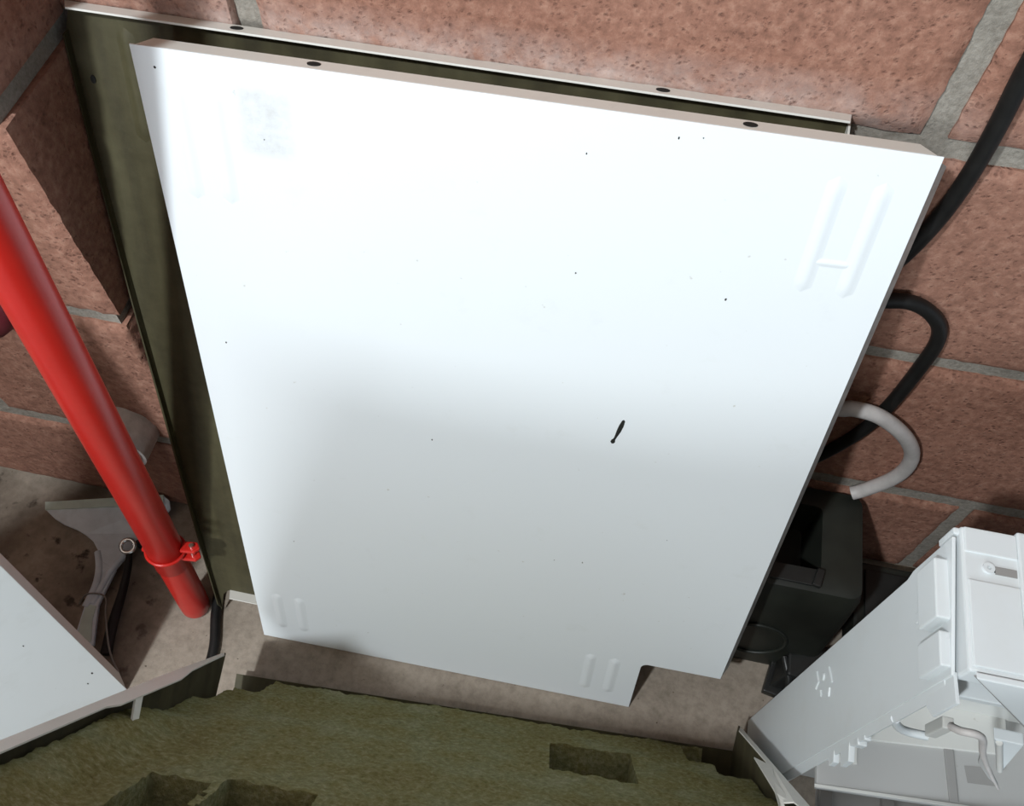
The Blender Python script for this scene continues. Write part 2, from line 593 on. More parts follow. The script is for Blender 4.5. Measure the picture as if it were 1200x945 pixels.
prism(bm, [(0, 0.004, -T), (0, H - 0.006, -T), (0, H - 0.014, -0.011), (0, 0.014, -0.011)], (T, 0, 0))
finish(bm, 'side_flange', M_BARE, FP)
bm = bmesh.new()
prism(bm, [(0.4242 - T, 0.0, -T), (0.4242 - T, 0.082, -T), (0.4242 - T, 0.078, -0.012), (0.4242 - T, 0.006, -0.012)], (T, 0, 0))
finish(bm, 'notch_flange', M_BARE, FP)
for a, b in (((0.0262, 0.662), (0.0262, 0.574)), ((0.0520, 0.662), (0.0520, 0.574)),
             ((0.4522, 0.660), (0.4522, 0.574)), ((0.4800, 0.660), (0.4800, 0.574)),
             ((0.0255, 0.090), (0.0255, 0.024)), ((0.0508, 0.090), (0.0508, 0.024)),
             ((0.3710, 0.0915), (0.3710, 0.022)), ((0.3965, 0.0915), (0.3965, 0.022))):
    emboss(FP, a, b, 0.0062, 0.0013, M_FRONT)
emboss(FP, (0.453, 0.5985), (0.479, 0.5995), 0.0030, 0.0008, M_FRONT)


def chip(parent, pts, name='paint_chip', mat=M_CHIP, z=0.0):
    bm = bmesh.new()
    prism(bm, [(x, y, z - 0.0003) for x, y in pts], (0, 0, 0.00045))
    return finish(bm, name, mat, parent)


# long black scratch shaped like a tadpole
chip(FP, [(0.3544, 0.4305), (0.3556, 0.4290), (0.3552, 0.4230), (0.3538, 0.4165), (0.3518, 0.4105), (0.3508, 0.4070), (0.3510, 0.4045),
          (0.3500, 0.4026), (0.3484, 0.4024), (0.3472, 0.4044), (0.3478, 0.4068), (0.3491, 0.4082), (0.3498, 0.4115), (0.3505, 0.4180), (0.3517, 0.4245), (0.3532, 0.4295)])
chip(FP, [(0.4826, 0.6336), (0.4812, 0.6326), (0.4806, 0.6302), (0.4808, 0.6286), (0.4818, 0.6292), (0.4824, 0.6308), (0.4836, 0.6322)])
for x, y in ((0.2977, 0.6512), (0.3008, 0.561), (0.4059, 0.5585), (0.3522, 0.6699), (0.3668, 0.6721), (0.0563, 0.1898),
             (0.1985, 0.3703), (0.4133, 0.2945), (0.3171, 0.237), (0.3435, 0.241), (0.026, 0.4416), (0.0145, 0.668), (0.083, 0.628)):
    s, a = random.uniform(0.0004, 0.0009), random.uniform(0, 6)
    chip(FP, [(x + s * random.uniform(0.6, 1.3) * math.cos(a + i * 1.05), y + 1.2 * s * random.uniform(0.6, 1.3) * math.sin(a + i * 1.05)) for i in range(6)])

# rear panel, turned inside out: flanges point towards the room
a_r = math.atan2(0.221, 0.644)
RP = thing('metal_panel', 'olive-brown metal panel showing its inside, standing behind the white panel against the wall', 'panel',
           frame((-0.577, -0.2215, 0.0), (1, 0.003, 0), (0, math.sin(a_r), math.cos(a_r)), (0.003, -math.cos(a_r), math.sin(a_r))))
bm = bmesh.new()
prism(bm, [(0.0130, 0.006, -T), (0.0200, 0.038, -T), (0.027, 0.047, -T), (0.405, 0.047, -T), (0.405, 0.12, -T), (0.522, 0.12, -T), (0.524, 0.680, -T),
           (-0.001, 0.680, -T), (-0.0075, 0.662, -T), (-0.0075, 0.576, -T), (-0.004, 0.433, -T), (0.003, 0.27, -T), (0.0065, 0.15, -T)], (0, 0, T))
finish(bm, 'face', M_OLIVE, RP)
bm = bmesh.new()
prism(bm, [(-0.004, 0.6795, 0.0), (0.523, 0.6795, 0.0), (0.521, 0.6795, 0.0125), (0.004, 0.6795, 0.0125)], (0, 0.0014, 0))
fl = finish(bm, 'top_flange', M_CREAM, RP)
for x in (0.122, 0.405):
    hole_disc('screw_hole', fl, (x, 0.6804, 0.0062), 0.0030, sx=1.5)
bm = bmesh.new()
prism(bm, [(0.0130, 0.008, -T), (0.0065, 0.15, -T), (0.003, 0.27, -T), (-0.004, 0.433, -T), (-0.0075, 0.576, -T), (-0.0075, 0.662, -T),
           (-0.0075, 0.659, 0.006), (-0.0075, 0.576, 0.006), (-0.004, 0.433, 0.006), (0.003, 0.27, 0.006), (0.0065, 0.15, 0.006), (0.0130, 0.024, 0.006)], (0.0013, 0, 0))
finish(bm, 'side_flange', M_OLIVE, RP)
bm = bmesh.new()
prism(bm, [(0.029, 0.0470, 0), (0.404, 0.0470, 0), (0.404, 0.0470, 0.011), (0.033, 0.0470, 0.011)], (0, 0.0013, 0))
finish(bm, 'bottom_flange', M_CREAM, RP)
bm = bmesh.new()
prism(bm, [(0.5225, 0.125, 0), (0.5225, 0.677, 0), (0.5225, 0.670, 0.010), (0.5225, 0.13, 0.010)], (0.0013, 0, 0))
finish(bm, 'side_flange', M_CREAM, RP)
hole_disc('screw_hole', RP, (0.0045, 0.628, 0.0), 0.0030, axis='Z', sx=0.6)
emboss(RP, (0.036, 0.668), (0.036, 0.585), 0.0065, 0.0018, M_OLIVE)
emboss(RP, (0.062, 0.668), (0.062, 0.585), 0.0065, 0.0018, M_OLIVE)

# left white panel beside the insulated casing
_up, _out = Vector((-0.02, 0.09, 1.0)).normalized(), Vector((0.78, -0.62, 0.0714)).normalized()
LP = thing('metal_panel', 'dusty white metal panel standing upright at the lower left corner', 'panel',
           frame((-0.6355, -0.3265, 0.0), _up.cross(_out), _up, _out))
LH = 0.64
bm = bmesh.new()
prism(bm, [(-0.50, -0.029, -0.0014), (0, 0.0, -0.0014), (0, LH, -0.0014), (-0.50, LH, -0.0014)], (0, 0, 0.0014))
finish(bm, 'face', M_SIDE, LP, bevel=0.0006)
bm = bmesh.new()
prism(bm, [(0, 0.004, -0.0005), (0, LH - 0.002, -0.0005), (0.003, LH - 0.01, -0.017), (0.003, 0.012, -0.017)], (-0.0014, 0, 0))
finish(bm, 'side_flange', M_CREAM, LP)
for x, y, s in ((-0.035, 0.19, 0.0010), (-0.012, 0.075, 0.0016), (-0.022, 0.062, 0.0011)):
    chip(LP, [(x + 0.6 * s * math.cos(i * 1.05) * random.uniform(0.6, 1.6), y + 1.3 * s * math.sin(i * 1.05) * random.uniform(0.6, 1.4)) for i in range(6)])

# ------------------------------------------------------------------ casing lined with mineral wool (nearest the camera)
# local x across, y out towards the block wall, z up the slope
CASE = thing('insulated_casing', 'white metal casing filled with green mineral wool, leaning back in the foreground', 'casing',
             frame((-0.494, -0.2872, 0.0205), (0.998, 0.058, 0), (-0.053, 0.911, 0.409), (0.024, -0.409, 0.912)))
CH = 0.70
bm = bmesh.new()
prism(bm, [(-0.028, -0.0505, 0.0), (0.527, -0.0505, 0.0), (0.527, -0.0505, CH - 0.025), (-0.028, -0.0505, CH - 0.12)], (0, 0.0013, 0))  # unseen top edge slanted to shape the shadow on the front panel
finish(bm, 'back_sheet', M_CREAM, CASE)
bm = bmesh.new()
box(bm, (-0.0215, -0.049, -0.0008), (0.5250, 0.0000, 0.0004))
finish(bm, 'bottom_sheet', M_OLIVE, CASE)
# left side wall with the lip folded inwards
bm = bmesh.new()
prism(bm, [(-0.0225, -0.049, 0.062), (-0.0225, 0.030, 0.047), (-0.030, 0.030, CH - 0.12), (-0.030, -0.049, CH - 0.12)], (0.0013, 0, 0))
sw = finish(bm, 'side_wall', M_OLIVE, CASE)
bm = bmesh.new()
prism(bm, [(-0.0225, 0.0295, 0.050), (-0.0180, 0.0295, 0.060), (-0.0165, 0.0295, 0.110), (-0.0150, 0.0295, 0.150), (-0.0085, 0.0295, 0.190),
           (-0.0100, 0.0295, 0.300), (-0.0155, 0.0295, 0.312), (-0.0150, 0.0295, CH - 0.12), (-0.030, 0.0295, CH - 0.12), (-0.0275, 0.0295, 0.2)], (0, 0.0013, 0))
finish(bm, 'lip', M_CREAM, sw)
bm = bmesh.new()
prism(bm, [(-0.0115, 0.030, 0.262), (-0.0115, 0.030, 0.275), (-0.004, 0.000, 0.290), (-0.004, 0.000, 0.280)], (0.0018, 0, 0))
finish(bm, 'bent_tab', M_CREAM, sw)
# right side wall
bm = bmesh.new()
prism(bm, [(0.5245, -0.049, 0.000), (0.5245, 0.000, 0.002), (0.5245, 0.030, 0.016), (0.5270, 0.030, CH - 0.03), (0.5270, -0.049, CH - 0.03)], (0.0013, 0, 0))
sw2 = finish(bm, 'side_wall', M_OLIVE, CASE)
bm = bmesh.new()
prism(bm, [(0.5258, 0.0290, 0.020), (0.5205, 0.0290, 0.040), (0.5215, 0.0290, 0.165), (0.5185, 0.0290, 0.30), (0.5185, 0.0290, CH - 0.03), (0.5280, 0.0290, CH - 0.03)], (0, 0.0013, 0))
finish(bm, 'lip', M_CREAM, sw2)
bm = bmesh.new()
prism(bm, [(0.5225, 0.030, 0.175), (0.5118, 0.030, 0.150), (0.5078, 0.028, 0.245), (0.5060, 0.026, 0.262), (0.5060, 0.012, 0.30), (0.5085, 0.012, 0.305), (0.5092, 0.0265, 0.268), (0.5150, 0.030, 0.275), (0.5200, 0.030, 0.31)], (0, 0.0012, 0))
finish(bm, 'bent_tab', M_CREAM, sw2)
# wool slab as a height field with the cut pockets sunk into it
POCKETS = [(0.330, 0.408, 0.084, 0.176, 0.046),      # square pocket
           (0.468, 0.530, 0.010, 0.072, 0.047), (0.492, 0.530, -0.01, 0.104, 0.047),   # torn right corner
           (-0.04, 0.026, -0.01, 0.066, 0.047), (-0.04, -0.004, 0.0, 0.120, 0.047),    # torn left corner
           (0.043, 0.088, 0.346, 0.47, 0.046), (0.096, 0.162, 0.335, 0.47, 0.046)]     # two pockets at the lower edge
bm = bmesh.new()


def axis_samples(lo, hi, step, extra):
    s = set(round(lo + (hi - lo) * i / round((hi - lo) / step), 5) for i in range(round((hi - lo) / step) + 1))
    for e in extra:
        for d in (-0.0007, 0.0007):
            if lo < e + d < hi:
                s.add(round(e + d, 5))
    out = []
    for v in sorted(s):
        if not out or v - out[-1] > 0.0006:
            out.append(v)
    return out


us = axis_samples(-0.0205, 0.5225, 0.0042, [e for p in POCKETS for e in p[:2]])
vs = axis_samples(0.001, CH - 0.130, 0.0042, [e for p in POCKETS for e in p[2:4]])
rows = []
for v in vs:
    row = []
    for u in us:
        q = Vector((u, v, 0))
        h = 0.0022 * noise.noise(q * 26) + 0.0018 * noise.noise(q * 90) + 0.0016 * noise.noise(q * 230)
        j = 0.0012 * noise.noise(q * 120 + Vector((5, 5, 0)))
        uu, vv = u + j, v + 0.0012 * noise.noise(q * 120 + Vector((0, 0, 7)))
        for p in POCKETS:
            if p[0] < uu < p[1] and p[2] < vv < p[3]:
                h = min(h, -p[4] + 0.0018 * noise.noise(q * 150))
        le = max(0.0, 1 - (u + 0.0205) / 0.05) * min(1.0, max(0.0, (v - 0.17) / 0.10))
        ri = max(0.0, 1 - (0.5225 - u) / 0.05) * min(1.0, max(0.0, (v - 0.15) / 0.10))
        h += 0.0185 * (le * le * (3 - 2 * le) + ri * ri * (3 - 2 * ri))
        h -= 0.006 * max(0.0, 1 - v / 0.012) ** 2
        row.append(bm.verts.new((u, h, v)))
    rows.append(row)
for a, b in zip(rows, rows[1:]):
    for i in range(len(us) - 1):
        bm.faces.new((a[i], a[i + 1], b[i + 1], b[i]))
rim = rows[0] + [r[-1] for r in rows[1:]] + list(reversed(rows[-1][:-1])) + [r[0] for r in reversed(rows[1:-1])]
low = [bm.verts.new((v.co.x, -0.0488, v.co.z)) for v in rim]
for i in range(len(rim)):
    bm.faces.new((rim[i], rim[(i + 1) % len(rim)], low[(i + 1) % len(rim)], low[i]))
bm.faces.new(low)
wool = finish(bm, 'mineral_wool', M_WOOL, CASE, smooth=60)
wool['label'] = 'olive-green mineral wool slab with cut pockets'

# ------------------------------------------------------------------ red telescopic pole
P0, Pd = Vector((-0.5945, -0.2195, 0.022)), Vector((0.069, 0.069, 0.995)).normalized()
at = lambda t: P0 + Pd * t
POLE = thing('telescopic_pole', 'shiny red metal pole with a clamp, leaning at the left', 'pole', Matrix.Translation(at(-0.024)))


def loc(v):
    return Vector(v) - at(-0.024)


bm = bmesh.new()
tube(bm, [loc(at(t)) for t in (-0.0215, -0.020, -0.016, 0.0, 0.06, 0.14)], [0.0125, 0.0148, 0.0160, 0.0165, 0.0165, 0.0165], 40)
finish(bm, 'inner_tube', M_RED, POLE, smooth=50)
bm = bmesh.new()
tube(bm, [loc(at(t)) for t in (0.106, 0.1075, 0.5, 0.94)], [0.0166, 0.0176, 0.0176, 0.0176], 40)
finish(bm, 'outer_tube', M_RED, POLE, smooth=50)
bm = bmesh.new()
pc = loc(at(0.138))
axd = Vector((0.10, 0.22, 0.97)).normalized()
torus(bm, pc, axd, 0.0190, 0.0019, 44, 8)
cl = finish(bm, 'clamp', M_RED, POLE, smooth=60)
su = Vector((1, 0.12, 0.0)).normalized()
sn = axd.cross(su).normalized()
for dz in (0.0075, -0.0075):
    bm = bmesh.new()
    c = pc + su * 0.0265 + axd * dz
    prism(bm, [c - su * 0.009 - sn * 0.006 - axd * 0.0022, c + su * 0.006 - sn * 0.006 - axd * 0.0022, c + su * 0.0105 - sn * 0.001 - axd * 0.0022,
               c + su * 0.006 + sn * 0.006 - axd * 0.0022, c - su * 0.009 + sn * 0.006 - axd * 0.0022], axd * 0.0044)
    finish(bm, 'clamp_ear', M_RED, cl, bevel=0.0014)
bm = bmesh.new()
tube(bm, [pc + su * 0.028 - axd * 0.0135, pc + su * 0.028 + axd * 0.0125], 0.0026, 12)
finish(bm, 'clamp_bolt', M_CHROME, cl, smooth=50)
bm = bmesh.new()
tube(bm, [pc - su * 0.023 - axd * 0.004, pc - su * 0.019 + axd * 0.004], [0.0028, 0.0038], 10)
finish(bm, 'clamp_pin', M_RED, cl, smooth=50)

# ------------------------------------------------------------------ pipe stub and maroon cap on the pier
PS = thing('pipe_stub', 'short grimy white plastic pipe end sticking out of the wall behind the red pole', 'pipe', Matrix.Translation((-0.655, -0.103, 0.212)))
bm = bmesh.new()
R = 0.034
outer = tube(bm, [(0, 0.012, 0), (0, -0.033, 0)], R, 40, cap=False)
inner = tube(bm, [(0, 0.012, 0), (0, -0.033, 0)], R - 0.0035, 40, cap=False)
for k in range(40):
    bm.faces.new((outer[1][k], outer[1][(k + 1) % 40], inner[1][(k + 1) % 40], inner[1][k]))
    bm.faces.new((outer[0][k], outer[0][(k + 1) % 40], inner[0][(k + 1) % 40], inner[0][k]))
finish(bm, 'pipe_wall', M_PVC, PS, smooth=50)
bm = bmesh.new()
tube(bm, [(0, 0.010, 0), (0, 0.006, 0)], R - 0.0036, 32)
finish(bm, 'painted_bore_dark', M_HOLE, PS)  # near-black disc painted for the dark inside the pipe
bm = bmesh.new()
tube(bm, [(-0.690, -0.098, 0.432), (-0.690, -0.128, 0.432), (-0.690, -0.138, 0.432), (-0.690, -0.142, 0.432)], [0.030, 0.030, 0.027, 0.018], 32)
tag(finish(bm, 'wall_plug', M_MAROON, smooth=50), 'dark maroon round plug on the wall at the left edge, behind the red pole', 'plug')

# ------------------------------------------------------------------ scraper, ring tool, wire, strip on the floor
HS = thing('hand_scraper', 'pale grey plastic hand scraper with a wide flared blade, lying by the wall', 'scraper', Matrix.Translation((-0.71, -0.18, 0.0)))
of = Vector((0.71, 0.18, 0.0))
blade = [(-0.822, -0.139, 0.014), (-0.816, -0.148, 0.013), (-0.803, -0.155, 0.012), (-0.788, -0.160, 0.012), (-0.770, -0.163, 0.012), (-0.757, -0.167, 0.012), (-0.744, -0.173, 0.012), (-0.734, -0.182, 0.012), (-0.727, -0.194, 0.012),
         (-0.703, -0.203, 0.012), (-0.699, -0.190, 0.012), (-0.694, -0.172, 0.013), (-0.686, -0.152, 0.014), (-0.679, -0.136, 0.016), (-0.670, -0.124, 0.018), (-0.665, -0.117, 0.023), (-0.667, -0.110, 0.030), (-0.675, -0.106, 0.032)]
bm = bmesh.new()
prism(bm, [Vector(p) + of for p in blade], (0, 0, -0.004))
bl = finish(bm, 'blade', M_SCRAPER, HS, bevel=0.0012)
bm = bmesh.new()
prism(bm, [Vector(p) + of + Vector((0, 0, 0.0008)) for p in ((-0.8225, -0.138, 0.014), (-0.818, -0.1475, 0.0135), (-0.74, -0.131, 0.023), (-0.672, -0.117, 0.0305), (-0.675, -0.1055, 0.0325))], (0, 0, -0.004))
e = finish(bm, 'blade_edge', M_SCRAPEDGE, HS)
e['label'] = 'pale green blade edge'
bm = bmesh.new()
path = smooth_path([(-0.733, -0.184, 0.0095), (-0.722, -0.203, 0.011), (-0.716, -0.225, 0.012), (-0.717, -0.250, 0.011)], 5)
tube(bm, [p + of for p in path], 0.0045, 10)
path = smooth_path([(-0.698, -0.178, 0.012), (-0.706, -0.200, 0.0125), (-0.709, -0.225, 0.012), (-0.711, -0.245, 0.011)], 5)
tube(bm, [p + of for p in path], 0.0040, 10)
finish(bm, 'neck_rib', M_SCRAPER, HS, smooth=50)
bm = bmesh.new()
prism(bm, [Vector(p) + of for p in ((-0.728, -0.192, 0.0125), (-0.702, -0.200, 0.0125), (-0.703, -0.225, 0.0125), (-0.703, -0.245, 0.0125), (-0.688, -0.290, 0.0125), (-0.712, -0.296, 0.0125), (-0.717, -0.262, 0.0125), (-0.720, -0.240, 0.0125), (-0.719, -0.215, 0.0125))], (0, 0, -0.006))
finish(bm, 'handle', M_SCRAPER, HS, bevel=0.0022, seg=3)
bm = bmesh.new()
prism(bm, [Vector(p) + of for p in ((-0.7165, -0.247, 0.0134), (-0.7045, -0.247, 0.0134), (-0.7020, -0.262, 0.0134), (-0.692, -0.287, 0.0134), (-0.709, -0.291, 0.0134), (-0.7145, -0.265, 0.0134))], (0, 0, -0.002))
g = finish(bm, 'grip', M_SCRAPEDGE, HS, bevel=0.0006)

RT = thing('ring_tool', 'dark tool with a shiny chrome ring end, lying across the scraper handle', 'tool', Matrix.Translation((-0.69, -0.21, 0.0)))
of = Vector((0.69, 0.21, 0.0))
bm = bmesh.new()
torus(bm, Vector((-0.6945, -0.1735, 0.0235)) + of, (0.15, -0.25, 0.95), 0.0078, 0.0027, 32, 12)
finish(bm, 'ring', M_CHROME, RT, smooth=60)
bm = bmesh.new()
path = [Vector(p) + of for p in smooth_path([(-0.6905, -0.182, 0.0195), (-0.687, -0.196, 0.016), (-0.683, -0.225, 0.011), (-0.679, -0.262, 0.0085), (-0.672, -0.296, 0.0075)], 6)]
tube(bm, path, [0.0035 + 0.0032 * i / (len(path) - 1) for i in range(len(path))], 14)
finish(bm, 'shaft', M_RUBBER, RT, smooth=50)
bm = bmesh.new()
tube(bm, [Vector((-0.676, -0.158, 0.005)) + of, Vector((-0.683, -0.168, 0.012)) + of, Vector((-0.688, -0.166, 0.021)) + of], 0.0035, 10)
finish(bm, 'tail', M_RUBBER, RT, smooth=50)

bm = bmesh.new()
tube(bm, smooth_path([(-0.7285, -0.247, 0.0060), (-0.722, -0.238, 0.0145), (-0.712, -0.2345, 0.0165), (-0.700, -0.2345, 0.0165), (-0.693, -0.240, 0.0180), (-0.687, -0.254, 0.0195), (-0.668, -0.291, 0.013), (-0.650, -0.312, 0.006)], 8), 0.0011, 8)
tag(finish(bm, 'wire', M_WIRE, smooth=60), 'thin grey wire looped round the scraper handle', 'wire')
bm = bmesh.new()
tube(bm, smooth_path([(-0.568, -0.180, 0.0052), (-0.575, -0.197, 0.0048), (-0.569, -0.226, 0.0045), (-0.557, -0.262, 0.0045), (-0.553, -0.300, 0.0045)], 8), 0.0058, 12)
tag(finish(bm, 'cable', M_RUBBER, smooth=60), 'short dark cable lying on the floor between the red pole foot and the casing', 'cable')

# ------------------------------------------------------------------ cables on the back wall at the right
bm = bmesh.new()
pts = [(0.020, -0.020, 0.80), (0.022, -0.012, 0.74), (0.0235, -0.0095, 0.697), (0.0265, -0.009, 0.657), (0.0275, -0.009, 0.616), (0.024, -0.009, 0.572), (0.012, -0.012, 0.530), (-0.010, -0.016, 0.500), (-0.018, -0.016, 0.486), (0.000, -0.014, 0.486),
       (0.024, -0.010, 0.489), (0.040, -0.0085, 0.490), (0.056, -0.0080, 0.483), (0.0705, -0.0078, 0.468), (0.0775, -0.0078, 0.447), (0.0785, -0.0080, 0.415), (0.0772, -0.0070, 0.353), (0.0696, -0.0068, 0.299), (0.0505, -0.0068, 0.245), (0.020, -0.012, 0.205), (-0.02, -0.018, 0.188)]
tube(bm, smooth_path(pts, 8), 0.0060, 14)
tag(finish(bm, 'cable', M_RUBBER, smooth=60), 'thick black cable hanging down the block wall and looping out beside the white panel', 'cable')
bm = bmesh.new()
pts = [(-0.03, -0.020, 0.328), (0.008, -0.021, 0.347), (0.034, -0.021, 0.350), (0.0445, -0.021, 0.3535), (0.0675, -0.021, 0.349), (0.0965, -0.018, 0.324), (0.1195, -0.012, 0.288), (0.1285, -0.0095, 0.254), (0.1245, -0.0085, 0.222), (0.108, -0.0090, 0.191), (0.0985, -0.0110, 0.1835)]
tube(bm, smooth_path(pts, 8), 0.0072, 16)
tag(finish(bm, 'hose', M_GREYHOSE, smooth=60), 'pale grey plastic hose curving against the block wall below the black cable', 'hose')

# ------------------------------------------------------------------ black plastic things at the foot of the wall
BB = thing('plastic_case', 'big black plastic case with a square recess in its top, against the wall', 'case', Matrix.Translation((0.04, -0.07, 0.0)))
of = Vector((0.04, 0.07, 0.0))
L = lambda x, y, z: Vector((x - 0.04, y + 0.07, z))
bm = bmesh.new()
# body as rings of rounded outline, hollowed at the top by the recess
def outline(x0, x1, y0, y1, z, r=0.012):
    pts = []
    for cx_, cy_, a0 in ((x1 - r, y1 - r, 0), (x0 + r, y1 - r, 90), (x0 + r, y0 + r, 180), (x1 - r, y0 + r, 270)):
        for k in range(5):
            a = math.radians(a0 + 22.5 * k)
            pts.append(L(cx_ + r * math.cos(a), cy_ + r * math.sin(a), z))
    return [bm.verts.new(p) for p in pts]
levels = [(-0.026, 0.112, -0.150, -0.008, 0.0), (-0.027, 0.113, -0.150, -0.007, 0.010), (-0.027, 0.115, -0.136, -0.006, 0.120),
          (-0.027, 0.1155, -0.128, -0.006, 0.163), (-0.025, 0.1135, -0.123, -0.008, 0.173), (-0.021, 0.1095, -0.117, -0.012, 0.1755)]
rs = [outline(*l) for l in levels]
bm.faces.new(rs[0])
for a, b in zip(rs, rs[1:]):
    for k in range(20):
        bm.faces.new((a[k], a[(k + 1) % 20], b[(k + 1) % 20], b[k]))
rec = [outline(-0.014, 0.072, -0.100, -0.030, 0.1755, 0.006), outline(-0.010, 0.066, -0.092, -0.034, 0.120, 0.005)]
for k in range(20):
    bm.faces.new((rs[-1][k], rs[-1][(k + 1) % 20], rec[0][(k + 1) % 20], rec[0][k]))
    bm.faces.new((rec[0][k], rec[0][(k + 1) % 20], rec[1][(k + 1) % 20], rec[1][k]))
bm.faces.new(rec[1])
finish(bm, 'body', M_BLACKDUST, BB, smooth=35)
bm = bmesh.new()
prism(bm, [L(-0.02, -0.118, 0.1755), L(0.064, -0.119, 0.1755), L(0.070, -0.101, 0.1755), L(-0.02, -0.101, 0.1755)], (0, 0, 0.0035))
finish(bm, 'lid_ledge', M_BLACK, BB, bevel=0.001)
bm = bmesh.new()
prism(bm, [L(0.062, -0.119, 0.177), L(0.070, -0.121, 0.177), L(0.074, -0.102, 0.177), L(0.067, -0.101, 0.177)], (0, 0, 0.006))
finish(bm, 'latch', M_BLACK, BB, bevel=0.001)
bm = bmesh.new()
torus(bm, L(0.035, -0.1445, 0.062), (0.0, -0.992, 0.124), 0.034, 0.0022, 36, 8)
finish(bm, 'round_rim', M_BLACKDUST, BB, smooth=60)

bm = bmesh.new()
prism(bm, [(0.060, -0.184, 0.0), (0.071, -0.134, 0.0), (0.160, -0.112, 0.0), (0.150, -0.200, 0.0)], (0, 0, 0.012))
BF = thing('plastic_bracket', 'small black plastic bracket on the floor under the edge of the white frame', 'bracket', Matrix.Translation((0.10, -0.155, 0.0)))
o = finish(bm, 'base', M_BLACK, BF, bevel=0.002)
o.data.transform(Matrix.Translation((-0.10, 0.155, 0)))
bm = bmesh.new()
a = [(0.066, -0.178, 0.012), (0.074, -0.138, 0.012), (0.156, -0.118, 0.012), (0.146, -0.190, 0.012)]
b = [(0.078, -0.170, 0.044), (0.078, -0.146, 0.044), (0.148, -0.128, 0.044), (0.140, -0.176, 0.040)]
va, vb = [bm.verts.new(p) for p in a], [bm.verts.new(p) for p in b]
bm.faces.new(va); bm.faces.new(vb)
for k in range(4):
    bm.faces.new((va[k], va[(k + 1) % 4], vb[(k + 1) % 4], vb[k]))
o = finish(bm, 'hump', M_BLACK, BF, bevel=0.003)
o.data.transform(Matrix.Translation((-0.10, 0.155, 0)))
bm = bmesh.new()
tube(bm, [(0.0745, -0.150, 0.040), (0.081, -0.172, 0.038), (0.086, -0.186, 0.016)], 0.0035, 10)
o = finish(bm, 'rib', M_BLACK, BF, smooth=50)
o.data.transform(Matrix.Translation((-0.10, 0.155, 0)))

SB = thing('plastic_block', 'low black plastic block on the floor behind the white frame, right of the black case', 'block', Matrix.Translation((0.20, -0.06, 0.0)))
bm = bmesh.new()
box(bm, (-0.052, -0.045, 0.0), (0.10, 0.040, 0.042))
finish(bm, 'body', M_BLACKDUST, SB, bevel=0.004)
bm = bmesh.new()
box(bm, (-0.040, -0.036, 0.042), (0.09, 0.030, 0.046))
finish(bm, 'lid', M_BLACK, SB, bevel=0.0015)

# ------------------------------------------------------------------ white plastic frame on the right
FX = Vector((0.05, -0.255, 0.0))
WF = thing('appliance_frame', 'tall white plastic appliance frame with clips and a hook, at the lower right', 'frame', Matrix.Translation(FX))


def part(name, mat, fn, bevel=0.0, parent=WF, smooth=None, seg=2):
    bm = bmesh.new()
    fn(bm)
    bmesh.ops.translate(bm, verts=bm.verts, vec=-FX)
    return finish(bm, name, mat, parent, smooth, bevel, seg)


# left side sheet with a small step near its top
side = part('side_plate', M_FRAME, lambda b: prism(b, [(0.0485, -0.2965, 0.0), (0.0485, -0.2965, 0.512), (0.0485, -0.214, 0.522), (0.0485, -0.214, 0.462), (0.0485, -0.2165, 0.452), (0.0485, -0.2165, 0.0)], (0.0022, 0, 0)), 0.0006)
part('front_lip', M_FRAME, lambda b: prism(b, [(0.0492, -0.2955, 0.0), (0.0512, -0.2955, 0.0), (0.0524, -0.3035, 0.0), (0.0508, -0.3040, 0.0)], (0, 0, 0.500)), 0.0004, side)
part('lip_tab', M_FRAME, lambda b: prism(b, [(0.0500, -0.294, 0.511), (0.0500, -0.3125, 0.513), (0.0500, -0.3130, 0.480), (0.0500, -0.305, 0.472), (0.0500, -0.299, 0.474)], (0.0022, 0, 0)), 0.0004, side)
for y0, y1, z0, z1, t in ((-0.264, -0.226, 0.487, 0.514, 0.008), (-0.292, -0.271, 0.480, 0.512, 0.006)):
    part('side_rib', M_FRAME, lambda b: box(b, (0.0485 - t, y0, z0), (0.0495, y1, z1)), 0.0012, side)
for y0, y1, z0, z1 in ((-0.228, -0.221, 0.478, 0.492), (-0.243, -0.232, 0.474, 0.482), (-0.254, -0.247, 0.470, 0.480)):
    part('side_nub', M_FRAME, lambda b: box(b, (0.0455, y0, z0), (0.0495, y1, z1)), 0.0008, side)
# raised bracket mark half way down the side
for pts in (((-0.228, 0.254), (-0.238, 0.260), (-0.242, 0.252)), ((-0.233, 0.288), (-0.247, 0.296)), ((-0.250, 0.290), (-0.257, 0.288)), ((-0.247, 0.266), (-0.252, 0.268))):
    part('moulded_ridge', M_FRAME, lambda b: tube(b, [(0.0484, *p) for p in pts], 0.0011, 8), 0, side)
part('moulded_boss', M_FRAME, lambda b: tube(b, [(0.0490, -0.237, 0.272), (0.0472, -0.237, 0.272)], [0.0040, 0.0028], 14), 0, side, 50)

